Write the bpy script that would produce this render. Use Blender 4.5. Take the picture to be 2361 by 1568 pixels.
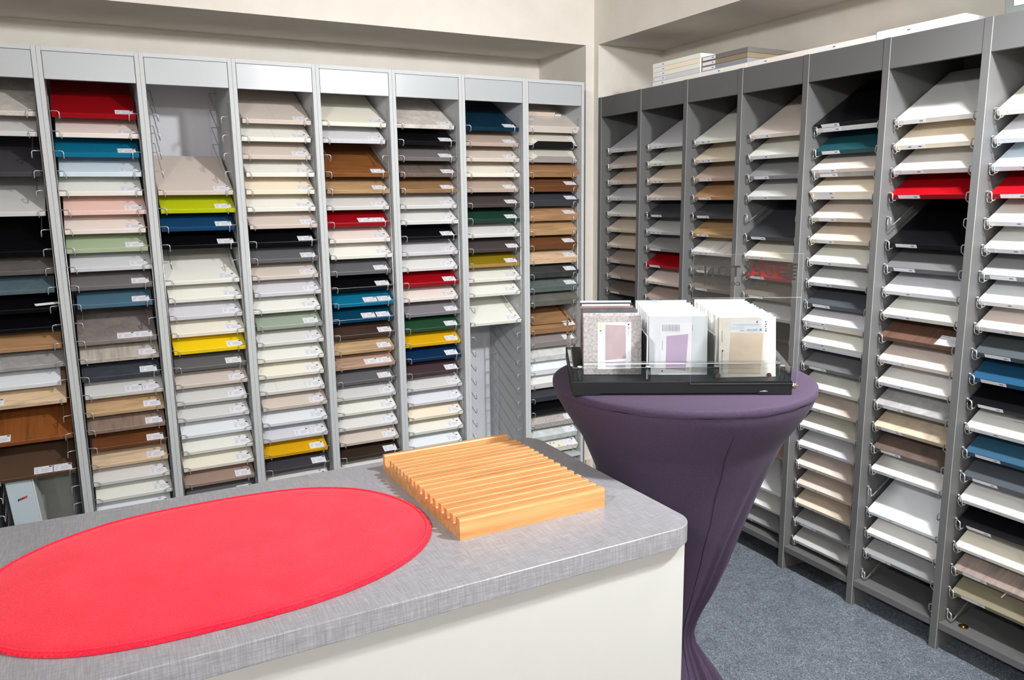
import bpy, bmesh, math, random
from mathutils import Matrix, Vector
random.seed(7)
for o in list(bpy.data.objects): bpy.data.objects.remove(o)
S = bpy.context.scene
COL = S.collection
R = math.radians

# ------------------------------------------------------------------ camera
cam = bpy.data.cameras.new('camera'); cam_o = bpy.data.objects.new('camera', cam); COL.objects.link(cam_o)
cam.sensor_fit = 'HORIZONTAL'; cam.sensor_width = 36.0; cam.lens = 36.0 * 1797.54 / 2361.0
cam.clip_start = 0.02
yaw, pitch, roll = 0.48694, -0.18049, -0.012798
fw = Vector((math.sin(yaw) * math.cos(pitch), math.cos(yaw) * math.cos(pitch), math.sin(pitch)))
r0 = Vector((math.cos(yaw), -math.sin(yaw), 0)); u0 = r0.cross(fw)
rt = math.cos(roll) * r0 + math.sin(roll) * u0; up = -math.sin(roll) * r0 + math.cos(roll) * u0
cam_o.matrix_world = Matrix(((rt.x, up.x, -fw.x, 0.1278), (rt.y, up.y, -fw.y, -3.5454), (rt.z, up.z, -fw.z, 1.5934), (0, 0, 0, 1)))
S.camera = cam_o

# ------------------------------------------------------------------ world, exposure, lamps
wd = bpy.data.worlds.new('world'); S.world = wd; wd.use_nodes = True
wd.node_tree.nodes['Background'].inputs[0].default_value = (0.9, 0.95, 1.0, 1); wd.node_tree.nodes['Background'].inputs[1].default_value = 0.3
vs = S.view_settings; vs.view_transform = 'Standard'; vs.look = 'None'; vs.gamma = 1.0; vs.exposure = 0.12; vs.use_curve_mapping = False
CEIL = 2.85
LAMPS = [  # x, y, watts, aim, full cone: swivelling ceiling spots aimed at the racks and added unseen fill lamps behind the camera
    (2.02, -3.35, 370, (0.8, 0.0, 0.9), 112), (-1.25, -3.60, 270, (2.8, -1.05, 1.3), 82), (2.05, -2.70, 240, (2.62, -1.6, 0.0), 84), (0.50, -6.0, 95, None, 0), (-2.2, -6.2, 125, None, 0), (2.3, -6.4, 70, None, 0)]

# ------------------------------------------------------------------ helpers
def lin(c):
    c /= 255.0
    return c / 12.92 if c <= 0.04045 else ((c + 0.055) / 1.055) ** 2.4
def hexlin(h, k=1.0):
    return tuple(min(1, lin(int(h[i:i + 2], 16)) * k) for i in (0, 2, 4)) + (1,)
_M = {}
def new_mat(name):
    m = bpy.data.materials.new(name); m.use_nodes = True
    nt = m.node_tree; return m, nt, nt.nodes['Principled BSDF']
def N(nt, t, **kw):
    n = nt.nodes.new(t)
    for k, v in kw.items(): setattr(n, k, v)
    return n
def ramp(nt, fac, stops):
    r = N(nt, 'ShaderNodeValToRGB'); e = r.color_ramp.elements
    while len(e) < len(stops): e.new(0.5)
    for i, (p, c) in enumerate(stops): e[i].position = p; e[i].color = c
    nt.links.new(fac, r.inputs[0]); return r.outputs[0]
def coords(nt, scale, rnd=True):
    tc = N(nt, 'ShaderNodeTexCoord'); mp = N(nt, 'ShaderNodeMapping'); mp.inputs['Scale'].default_value = scale
    nt.links.new(tc.outputs['Object'], mp.inputs[0])
    if rnd:
        oi = N(nt, 'ShaderNodeObjectInfo'); mu = N(nt, 'ShaderNodeMath', operation='MULTIPLY'); mu.inputs[1].default_value = 37.0
        nt.links.new(oi.outputs['Random'], mu.inputs[0]); nt.links.new(mu.outputs[0], mp.inputs['Location'])
    return mp.outputs[0]
def noise(nt, vec, scale, detail=4, rough=0.6, dist=0.0):
    n = N(nt, 'ShaderNodeTexNoise'); n.inputs['Scale'].default_value = scale; n.inputs['Detail'].default_value = detail
    n.inputs['Roughness'].default_value = rough; n.inputs['Distortion'].default_value = dist
    nt.links.new(vec, n.inputs['Vector']); return n.outputs['Fac']
def bump(nt, bs, h, st, d=0.001):
    b = N(nt, 'ShaderNodeBump'); b.inputs['Strength'].default_value = st; b.inputs['Distance'].default_value = d
    nt.links.new(h, b.inputs['Height']); nt.links.new(b.outputs[0], bs.inputs['Normal'])
def mul(c, k): return tuple(min(1, x * k) for x in c[:3]) + (1,)
def mat(hx, kind='p', rough=0.45, k=1.04):
    key = (hx, kind, rough, k)
    if key in _M: return _M[key]
    m, nt, bs = new_mat('board_%s_%s' % (kind, hx)); c = hexlin(hx, k)
    bs.inputs['Base Color'].default_value = c; bs.inputs['Roughness'].default_value = rough
    bs.inputs['Specular IOR Level'].default_value = 0.35
    if kind == 'w' or kind == 'v':       # wood grain, along the board (w) or across (v)
        sc = (1.2, 11, 11) if kind == 'w' else (11, 1.2, 11)
        v = coords(nt, sc); f = noise(nt, v, 5.0, 6, 0.62, 0.6)
        col = ramp(nt, f, [(0.25, mul(c, 0.58)), (0.5, c), (0.75, mul(c, 1.25))]); nt.links.new(col, bs.inputs['Base Color'])
        bump(nt, bs, f, 0.08)
    if kind == 's':                      # mottled stone / concrete
        v = coords(nt, (1, 1, 1)); f = noise(nt, v, 22, 8, 0.7, 0.4)
        col = ramp(nt, f, [(0.28, mul(c, 0.72)), (0.5, c), (0.72, mul(c, 1.25))]); nt.links.new(col, bs.inputs['Base Color'])
    if kind == 'u':                      # faint clouding
        v = coords(nt, (1, 1, 1)); f = noise(nt, v, 30, 4, 0.6)
        nt.links.new(ramp(nt, f, [(0.3, mul(c, 0.92)), (0.7, mul(c, 1.08))]), bs.inputs['Base Color'])
    if kind == 'm':                      # fine grained granite
        v = coords(nt, (1, 1, 1)); f = noise(nt, v, 140, 5, 0.75)
        col = ramp(nt, f, [(0.35, mul(c, 0.55)), (0.5, c), (0.66, mul(c, 1.3))]); nt.links.new(col, bs.inputs['Base Color'])
    if kind == 't':                      # terrazzo chips
        v = coords(nt, (1, 1, 1)); vo = N(nt, 'ShaderNodeTexVoronoi'); vo.inputs['Scale'].default_value = 55; nt.links.new(v, vo.inputs['Vector'])
        sp = N(nt, 'ShaderNodeSeparateColor'); nt.links.new(vo.outputs['Color'], sp.inputs[0])
        chip = N(nt, 'ShaderNodeMath', operation='LESS_THAN'); chip.inputs[1].default_value = 0.28; nt.links.new(vo.outputs['Distance'], chip.inputs[0])
        pick = N(nt, 'ShaderNodeMath', operation='LESS_THAN'); pick.inputs[1].default_value = 0.45; nt.links.new(sp.outputs[0], pick.inputs[0])
        both = N(nt, 'ShaderNodeMath', operation='MULTIPLY'); nt.links.new(chip.outputs[0], both.inputs[0]); nt.links.new(pick.outputs[0], both.inputs[1])
        cc = ramp(nt, sp.outputs[1], [(0.2, hexlin('6d6258')), (0.6, hexlin('a58a78')), (0.9, hexlin('8d9092'))])
        mx = N(nt, 'ShaderNodeMix', data_type='RGBA'); mx.inputs[6].default_value = c
        nt.links.new(both.outputs[0], mx.inputs[0]); nt.links.new(cc, mx.inputs[7]); nt.links.new(mx.outputs[2], bs.inputs['Base Color'])
    _M[key] = m; return m
def simple(name, hx, rough=0.5, metal=0.0, spec=0.5, k=1.0):
    if name in _M: return _M[name]
    m, nt, bs = new_mat(name); bs.inputs['Base Color'].default_value = hexlin(hx, k)
    bs.inputs['Roughness'].default_value = rough; bs.inputs['Metallic'].default_value = metal; bs.inputs['Specular IOR Level'].default_value = spec
    _M[name] = m; return m

class MB:
    """collects boxes, tubes and quads; build() links them as ONE mesh object"""
    def __init__(s): s.v = []; s.f = []; s.mi = []; s.sm = []
    def face(s, idx, mi=0, sm=False): s.f.append(idx); s.mi.append(mi); s.sm.append(sm)
    def add(s, verts, faces, mi=0, sm=False):
        b = len(s.v); s.v += [tuple(p) for p in verts]
        for f in faces: s.face([b + i for i in f], mi, sm)
    def box(s, x0, x1, y0, y1, z0, z1, mi=0):
        s.add([(x0, y0, z0), (x1, y0, z0), (x1, y1, z0), (x0, y1, z0), (x0, y0, z1), (x1, y0, z1), (x1, y1, z1), (x0, y1, z1)],
              [(0, 3, 2, 1), (4, 5, 6, 7), (0, 1, 5, 4), (1, 2, 6, 5), (2, 3, 7, 6), (3, 0, 4, 7)], mi)
    def quad(s, a, b, c, d, mi=0): s.add([a, b, c, d], [(0, 1, 2, 3)], mi)
    def tube(s, pts, r, n=6, mi=0, cap=True):
        P = [Vector(p) for p in pts]; rings = []
        ref = Vector((0, 0, 1))
        for i, p in enumerate(P):
            d = (P[min(i + 1, len(P) - 1)] - P[max(i - 1, 0)]).normalized()
            a = d.cross(ref)
            if a.length < 1e-3: a = d.cross(Vector((1, 0, 0)))
            a.normalize(); b = d.cross(a).normalized()
            rings.append([p + r * (math.cos(2 * math.pi * k / n) * a + math.sin(2 * math.pi * k / n) * b) for k in range(n)])
        base = len(s.v)
        for rg in rings: s.v += [tuple(q) for q in rg]
        for i in range(len(P) - 1):
            # choose the best alignment between neighbouring rings
            A = rings[i]; B = rings[i + 1]
            off = min(range(n), key=lambda o: sum((A[k] - B[(k + o) % n]).length for k in range(n)))
            for k in range(n):
                s.face([base + i * n + k, base + i * n + (k + 1) % n, base + (i + 1) * n + (k + 1 + off) % n, base + (i + 1) * n + (k + off) % n], mi, True)
        if cap:
            s.face([base + k for k in range(n)][::-1], mi); s.face([base + (len(P) - 1) * n + k for k in range(n)], mi)
    def prism(s, poly, axis, a0, a1, mi=0):
        """extrude a 2-D outline along an axis: 'x' -> (y,z) outline, 'y' -> (x,z), 'z' -> (x,y)"""
        def P(p, a): return {'x': (a, p[0], p[1]), 'y': (p[0], a, p[1]), 'z': (p[0], p[1], a)}[axis]
        n = len(poly); b = len(s.v)
        s.v += [P(p, a0) for p in poly] + [P(p, a1) for p in poly]
        for i in range(n): s.face([b + i, b + (i + 1) % n, b + n + (i + 1) % n, b + n + i], mi)
        s.face([b + i for i in range(n)][::-1], mi); s.face([b + n + i for i in range(n)], mi)
    def mesh(s, name, mats, bevel=0.0, seg=2, fix=True):
        me = bpy.data.meshes.new(name); me.from_pydata(s.v, [], s.f)
        for m in (mats if isinstance(mats, (list, tuple)) else [mats]): me.materials.append(m)
        me.polygons.foreach_set('material_index', s.mi); me.polygons.foreach_set('use_smooth', s.sm)
        bm = bmesh.new(); bm.from_mesh(me)
        if fix: bmesh.ops.recalc_face_normals(bm, faces=bm.faces)
        if bevel:
            es = [e for e in bm.edges if len(e.link_faces) == 2 and e.calc_face_angle(0) > 0.5]
            bmesh.ops.bevel(bm, geom=es, offset=bevel, segments=seg, profile=0.5, affect='EDGES', clamp_overlap=True)
        bm.to_mesh(me); bm.free(); return me
    def build(s, name, mats, parent=None, loc=(0, 0, 0), rot=(0, 0, 0), bevel=0.0, seg=2, fix=True):
        return link(name, s.mesh(name, mats, bevel, seg, fix), parent, loc, rot)
def link(name, me, parent=None, loc=(0, 0, 0), rot=(0, 0, 0)):
    o = bpy.data.objects.new(name, me); COL.objects.link(o); o.location = loc; o.rotation_euler = rot
    if parent: o.parent = parent
    return o
def tag(o, label=None, cat=None, group=None, kind=None):
    if label: o['label'] = label
    if cat: o['category'] = cat
    if group: o['group'] = group
    if kind: o['kind'] = kind
    return o
def empty(name, loc=(0, 0, 0), rot=(0, 0, 0)):
    o = bpy.data.objects.new(name, None); COL.objects.link(o); o.location = loc; o.rotation_euler = rot; o.empty_display_size = 0.05; return o
def boxobj(name, m, a, parent=None, bevel=0.0, kind=None):
    b = MB(); b.box(*a); o = b.build(name, m, parent, bevel=bevel)
    if kind: o['kind'] = kind
    return o
def text_mesh(body, size, m, ext=0.0003, spacing=1.0, bold=0.0):
    cu = bpy.data.curves.new('lettering', 'FONT'); cu.body = body; cu.size = size; cu.extrude = ext; cu.space_character = spacing; cu.offset = size * bold; cu.resolution_u = 3
    o = bpy.data.objects.new('lettering', cu); COL.objects.link(o)
    dg = bpy.context.evaluated_depsgraph_get(); me = bpy.data.meshes.new_from_object(o.evaluated_get(dg))
    bpy.data.objects.remove(o); bpy.data.curves.remove(cu); me.materials.clear(); me.materials.append(m)
    xs = [v.co.x for v in me.vertices]; ys = [v.co.y for v in me.vertices]
    me['w'] = max(xs) - min(xs)
    cx = (max(xs) + min(xs)) / 2; cy = (max(ys) + min(ys)) / 2
    me.transform(Matrix.Translation((-cx, -cy, 0))); return me
ORD = ['top', 'first', 'second', 'third', 'fourth', 'fifth', 'sixth', 'seventh', 'eighth', 'ninth', 'tenth', 'eleventh', 'twelfth', 'thirteenth', 'fourteenth', 'fifteenth', 'sixteenth',
       'seventeenth', 'eighteenth', 'nineteenth', 'twentieth', 'twenty-first', 'twenty-second', 'twenty-third', 'twenty-fourth', 'twenty-fifth', 'twenty-sixth']

# ------------------------------------------------------------------ surface materials
def wall_mat():
    m, nt, bs = new_mat('warm_white_plaster'); v = coords(nt, (1, 1, 1), False); f = noise(nt, v, 6, 6, 0.6)
    nt.links.new(ramp(nt, f, [(0.3, hexlin('d6d0c6')), (0.7, hexlin('dfd9d0'))]), bs.inputs['Base Color'])
    bs.inputs['Roughness'].default_value = 0.9; bs.inputs['Specular IOR Level'].default_value = 0.1
    bump(nt, bs, noise(nt, v, 160, 4), 0.06); return m
def carpet_mat():
    m, nt, bs = new_mat('grey_blue_carpet'); v = coords(nt, (1, 1, 1), False)
    a = noise(nt, v, 135, 4, 0.75, 2.2); b = noise(nt, v, 14, 3, 0.5)
    c1 = ramp(nt, a, [(0.33, hexlin('333a42')), (0.46, hexlin('606973')), (0.55, hexlin('7d858e')), (0.68, hexlin('c3c8cd'))])
    c2 = ramp(nt, b, [(0.3, (0.72, 0.72, 0.72, 1)), (0.7, (0.92, 0.92, 0.92, 1))])
    mx = N(nt, 'ShaderNodeMix', data_type='RGBA', blend_type='MULTIPLY'); mx.inputs[0].default_value = 1
    nt.links.new(c1, mx.inputs[6]); nt.links.new(c2, mx.inputs[7]); nt.links.new(mx.outputs[2], bs.inputs['Base Color'])
    bs.inputs['Roughness'].default_value = 1.0; bs.inputs['Specular IOR Level'].default_value = 0.0
    bump(nt, bs, a, 0.7, 0.004); return m
def linen_mat():
    m, nt, bs = new_mat('grey_linen_laminate')
    a = noise(nt, coords(nt, (22, 430, 430), False), 1.0, 5, 0.7); b = noise(nt, coords(nt, (430, 22, 22), False), 1.0, 5, 0.7)
    ad = N(nt, 'ShaderNodeMath', operation='ADD'); nt.links.new(a, ad.inputs[0]); nt.links.new(b, ad.inputs[1])
    hv = N(nt, 'ShaderNodeMath', operation='MULTIPLY'); hv.inputs[1].default_value = 0.5; nt.links.new(ad.outputs[0], hv.inputs[0])
    nt.links.new(ramp(nt, hv.outputs[0], [(0.34, hexlin('76757b')), (0.5, hexlin('8f8e92')), (0.66, hexlin('a9a8ac'))]), bs.inputs['Base Color'])
    bs.inputs['Roughness'].default_value = 0.28; bs.inputs['Specular IOR Level'].default_value = 0.5
    bump(nt, bs, hv.outputs[0], 0.05); return m
def felt_mat():
    m, nt, bs = new_mat('red_felt'); v = coords(nt, (1, 1, 1), False); a = noise(nt, v, 320, 4, 0.7); b = noise(nt, v, 9, 3)
    mm = N(nt, 'ShaderNodeMix', data_type='FLOAT'); mm.inputs[0].default_value = 0.25; nt.links.new(a, mm.inputs[2]); nt.links.new(b, mm.inputs[3])
    nt.links.new(ramp(nt, mm.outputs[0], [(0.35, hexlin('d0102a')), (0.5, hexlin('e61c36')), (0.66, hexlin('f63a4c'))]), bs.inputs['Base Color'])
    bs.inputs['Roughness'].default_value = 0.95; bs.inputs['Specular IOR Level'].default_value = 0.05
    bs.inputs['Sheen Weight'].default_value = 0.15; bump(nt, bs, a, 0.5, 0.002); return m
def beech_mat():
    m, nt, bs = new_mat('oiled_beech')
    f = noise(nt, coords(nt, (3, 40, 40), False), 1.5, 6, 0.6, 0.5); g = noise(nt, coords(nt, (1.2, 55, 55), False), 1.0, 2)
    mm = N(nt, 'ShaderNodeMix', data_type='FLOAT'); mm.inputs[0].default_value = 0.5; nt.links.new(f, mm.inputs[2]); nt.links.new(g, mm.inputs[3])
    nt.links.new(ramp(nt, mm.outputs[0], [(0.3, hexlin('a86f40')), (0.5, hexlin('c48e58')), (0.7, hexlin('d3a36e'))]), bs.inputs['Base Color'])
    bs.inputs['Roughness'].default_value = 0.42; return m
def fabric_mat():
    m, nt, bs = new_mat('aubergine_stretch_fabric'); v = coords(nt, (1, 1, 1), False); f = noise(nt, v, 400, 3)
    nt.links.new(ramp(nt, f, [(0.35, hexlin('3b2f42')), (0.65, hexlin('483b4f'))]), bs.inputs['Base Color'])
    bs.inputs['Roughness'].default_value = 0.75; bs.inputs['Sheen Weight'].default_value = 0.04; bs.inputs['Specular IOR Level'].default_value = 0.15
    return m
def acrylic_mat():
    m, nt, bs = new_mat('clear_acrylic'); nt.nodes.remove(bs); out = nt.nodes['Material Output']
    tr = N(nt, 'ShaderNodeBsdfTransparent'); tr.inputs[0].default_value = (0.955, 0.965, 0.96, 1)
    gl = N(nt, 'ShaderNodeBsdfGlossy'); gl.inputs['Roughness'].default_value = 0.02; gl.inputs[0].default_value = (1, 1, 1, 1)
    fr = N(nt, 'ShaderNodeFresnel'); fr.inputs[0].default_value = 1.49; mx = N(nt, 'ShaderNodeMixShader')
    nt.links.new(fr.outputs[0], mx.inputs[0]); nt.links.new(tr.outputs[0], mx.inputs[1]); nt.links.new(gl.outputs[0], mx.inputs[2]); nt.links.new(mx.outputs[0], out.inputs[0])
    return m
def edge_mat():
    m, nt, bs = new_mat('acrylic_cut_edge'); bs.inputs['Base Color'].default_value = (0.85, 0.9, 0.92, 1); bs.inputs['Roughness'].default_value = 0.2
    bs.inputs['Alpha'].default_value = 0.6; return m
WALL = wall_mat(); CARPET = carpet_mat(); LINEN = linen_mat(); FELT = felt_mat(); BEECH = beech_mat(); FABRIC = fabric_mat(); ACR = acrylic_mat(); ACE = edge_mat()
SILVER = simple('silver_grey_panel', 'b9bcbd', 0.5, 0.0, 0.4); SILVER_IN = simple('light_grey_back_panel', 'c9c9cf', 0.6)
FASCIA = simple('satin_silver_fascia', 'aaaeb0', 0.30, 0.0, 0.5); GAP = simple('dark_joint', '3a3840', 0.8)
GREY = simple('graphite_grey_panel', '5d5d5d', 0.55, 0.0, 0.35); GREY_EDGE = simple('light_edge_band', 'a2a39f', 0.5)
CHROME = simple('zinc_wire', 'cfcfcf', 0.32, 0.7); CHROME2 = simple('chrome_wire', 'e2e2e2', 0.25, 0.8)
PAPER = simple('sticker_paper', 'e9e9ef', 0.6); INK = simple('sticker_grey_print', 'b4b4be', 0.7); BLACKINK = simple('black_print', '16161c', 0.6)
WHITE_LAM = simple('white_laminate', 'c3c2bf', 0.4, 0, 0.4)

# ------------------------------------------------------------------ the room
XR = 2.6183; YL = 0.164; SOF = 2.3975
def st(name, m, *boxes):
    b = MB()
    for a in boxes: b.box(*a)
    return tag(b.build(name, m), kind='structure')
st('floor', CARPET, (-3.0, 3.3, -7.5, 1.0, -0.1, 0.0))
st('ceiling', WALL, (-3.0, 3.3, -7.5, 1.0, CEIL, CEIL + 0.1))
st('wall_back', WALL, (-3.0, XR, 0.671, 1.0, 0, CEIL), (-3.0, 2.566, YL, 0.671, SOF, CEIL), (2.566, XR, YL, 0.671, 0, CEIL))
st('wall_right', WALL, (3.05, 3.3, -7.5, 1.0, 0, CEIL), (XR, 3.05, -7.5, 0.122, SOF, CEIL), (XR, 3.05, 0.122, 1.0, 0, CEIL))
st('wall_left', WALL, (-3.2, -3.0, -7.5, 1.0, 0, CEIL))
st('wall_front', WALL, (-3.2, 3.3, -7.7, -7.5, 0, CEIL))
st('baseboard_back', simple('beige_baseboard', 'cfc3b4', 0.6), (2.57, XR, YL - 0.012, YL + 0.001, 0, 0.06))
# ceiling lamps; those without an aim are added fill
GLOW, nt, bs = new_mat('lamp_diffuser'); bs.inputs['Emission Color'].default_value = (1, 0.97, 0.93, 1); bs.inputs['Emission Strength'].default_value = 6
for i, (x, y, wts, aim, cone) in enumerate(LAMPS):
    t = empty('ceiling_lamp', (x, y, CEIL)); tag(t, ('round white ceiling lamp, number %s counting from the display table' % ['one', 'two', 'three', 'four', 'five', 'six'][i]), 'lamp', 'round ceiling lamps')
    b = MB(); n = 32
    for k in range(n):
        a0, a1 = 2 * math.pi * k / n, 2 * math.pi * (k + 1) / n
        pr = [(0.13, 0), (0.15, 0), (0.15, -0.03), (0.13, -0.03)]
        for j in range(4):
            p, q = pr[j], pr[(j + 1) % 4]
            b.quad((p[0] * math.cos(a0), p[0] * math.sin(a0), p[1]), (p[0] * math.cos(a1), p[0] * math.sin(a1), p[1]), (q[0] * math.cos(a1), q[0] * math.sin(a1), q[1]), (q[0] * math.cos(a0), q[0] * math.sin(a0), q[1]))
    b.build('trim_ring', simple('white_lamp_ring', 'eeeeee', 0.4), t)
    b = MB(); b.prism([(0.129 * math.cos(2 * math.pi * k / n), 0.129 * math.sin(2 * math.pi * k / n)) for k in range(n)], 'z', -0.022, -0.002); b.build('diffuser', GLOW, t)
    li = bpy.data.lights.new('lamp_light', 'SPOT' if aim else 'POINT'); li.energy = wts; li.shadow_soft_size = 0.09; li.color = (0.975, 0.985, 1.0)
    lo = bpy.data.objects.new('lamp_light', li); COL.objects.link(lo); lo.parent = t; lo.location = (0, 0, -0.13)
    if aim:
        li.spot_size = R(cone); li.spot_blend = 1.0
        lo.rotation_euler = (Vector(aim) - Vector((x, y, CEIL - 0.13))).to_track_quat('-Z', 'Y').to_euler()

# ------------------------------------------------------------------ wire hooks
def hook_mesh(name, sgn, tilt, m, rad, reach, stirrup):
    """origin on the panel face at the front plane, +x (times sgn) into the bay, y into the rack, z up; z=0 is the hook's top"""
    b = MB(); c, s_ = math.cos(tilt), math.sin(tilt); L = 0.34
    oy = 0.028 if stirrup else 0.017; y0 = 0.020 if stirrup else 0.012
    pts = [(0.0, y0, 0), (reach - 0.008, 0.004, 0), (reach - 0.002, 0.003, -0.002), (reach, 0.003, -0.008), (reach, 0.003, -0.022), (reach, 0.008, -0.0275), (reach, 0.018, -0.0265),
           (reach, 0.018 + L * c, -0.0265 + L * s_), (reach - 0.004, 0.021 + L * c, -0.0255 + L * s_), (0.0, 0.021 + L * c, -0.0255 + L * s_)]
    b.tube([(p[0] * sgn, p[1] + oy, p[2]) for p in pts], rad)
    if stirrup:
        q = [(0.004, 0.018, 0), (0.004, 0.018, -0.022), (0.008, 0.016, -0.032), (reach - 0.006, 0.010, -0.034), (reach, 0.008, -0.0275)]
        b.tube([(p[0] * sgn, p[1] + oy, p[2]) for p in q], rad * 0.5)
        b.tube([(0.001 * sgn, 0.019 + oy, 0), (0.006 * sgn, 0.017 + oy, 0)], rad * 1.7, 8)
    return b.mesh(name, m)
TL, TR = R(27.5), R(32.0)
HL = {1: hook_mesh('hook', 1, TL, CHROME, 0.0019, 0.034, False), -1: hook_mesh('hook', -1, TL, CHROME, 0.0019, 0.034, False)}
HR = {1: hook_mesh('hook', 1, TR, CHROME2, 0.0024, 0.028, True), -1: hook_mesh('hook', -1, TR, CHROME2, 0.0024, 0.028, True)}
ZL = lambda k: 1.9445 - 0.0752 * k
ZR = lambda k: 1.849 - 0.0853 * k

# ------------------------------------------------------------------ silver rack: eight units side by side
W = 0.35; HLFT = 2.1777; DEP = 0.43; TP = 0.0165
UNIT = ['first', 'second', 'third', 'fourth', 'fifth', 'sixth', 'seventh', 'eighth']
up_b = MB(); up_b.tube([(0, 0, 0.13), (0, 0, ZL(0) + 0.055)], 0.0022); UPR = up_b.mesh('upright_wire', CHROME)
pn = MB(); pn.box(0, TP - 0.0004, 0, DEP, 0, HLFT); SIDE = pn.mesh('side_panel', SILVER, bevel=0.001, seg=1)
for i in range(8):
    X0 = (i - 1) * W
    t = empty('display_rack_unit', (X0, 0, 0))
    where = 'leftmost unit of the silver grey rack, cut by the picture edge' if i == 0 else '%s unit from the left in the silver grey sample rack' % UNIT[i]
    tag(t, 'tall ' + where if i == 0 else 'tall narrow ' + where, 'rack', 'units of the silver grey rack')
    link('side_panel', SIDE, t, (0.0002, 0, 0)); link('side_panel', SIDE, t, (W - TP + 0.0002, 0, 0))
    boxobj('top_panel', SILVER, (TP, W - TP, 0, DEP, HLFT - 0.016, HLFT), t)
    boxobj('fascia_panel', FASCIA, (TP + 0.0015, W - TP - 0.0015, 0.0008, 0.016, 2.0590, HLFT - 0.0175), t, 0.0008)
    boxobj('back_panel', SILVER_IN, (TP, W - TP, DEP - 0.008, DEP, 0.0, HLFT - 0.016), t)
    boxobj('bottom_shelf', SILVER, (TP, W - TP, 0.002, DEP - 0.008, 0.160, 0.177), t)
    boxobj('plinth', SILVER, (TP, W - TP, 0.035, 0.05, 0.0, 0.160), t)
    for sx in (TP + 0.005, W - TP - 0.005):
        link('upright_wire', UPR, t, (sx, 0.029, 0)); link('upright_wire', UPR, t, (sx, 0.31, 0))
    for k in range(24):
        link('hook', HL[1], t, (TP + 0.003, 0, ZL(k))); link('hook', HL[-1], t, (W - TP - 0.003, 0, ZL(k)))

# ------------------------------------------------------------------ graphite rack along the right wall
YD = lambda i: 0.091 - 0.351 * i          # near edge of divider i
HRGT = 2.122; TD = 0.027; DR = 0.425
rack = empty('sample_rack', (XR, 0, 0)); tag(rack, 'long graphite grey sample rack with seven open columns along the right wall', 'rack')
dv = MB(); dv.box(0, DR, 0, TD, 0, HRGT); DIV = dv.mesh('divider', GREY, bevel=0.0008, seg=1)
eb = MB(); eb.box(-0.0004, 0.0009, -0.0004, 0.0010, 0.001, HRGT - 0.001); EBM = eb.mesh('edge_band', GREY_EDGE)
for i in range(8):
    d = link('divider', DIV, rack, (0, YD(i), 0))
    link('edge_band', EBM, d, (0, 0, 0))
upr = MB(); upr.tube([(0, 0, 0.12), (0, 0, ZR(0) + 0.05)], 0.0025); UPR2 = upr.mesh('upright_wire', CHROME2)
for i in range(1, 8):
    ya, yb = YD(i - 1), YD(i) + TD           # bay between ya (left in the picture) and yb (right)
    boxobj('fascia_panel', GREY, (0.002, 0.020, yb, ya, 2.018, HRGT - 0.0012), rack)
    boxobj('top_panel', GREY, (0.020, DR, yb, ya, HRGT - 0.020, HRGT - 0.0012), rack)
    boxobj('bottom_shelf', GREY, (0.004, DR, yb, ya, 0.079, 0.104), rack, 0.0008)
    boxobj('back_panel', GREY, (DR - 0.008, DR, yb, ya, 0.104, HRGT - 0.02), rack)
    for k in range(21):
        link('hook', HR[1], rack, (0, ya, ZR(k)), (0, 0, R(-90))); link('hook', HR[-1], rack, (0, yb, ZR(k)), (0, 0, R(-90)))

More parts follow.
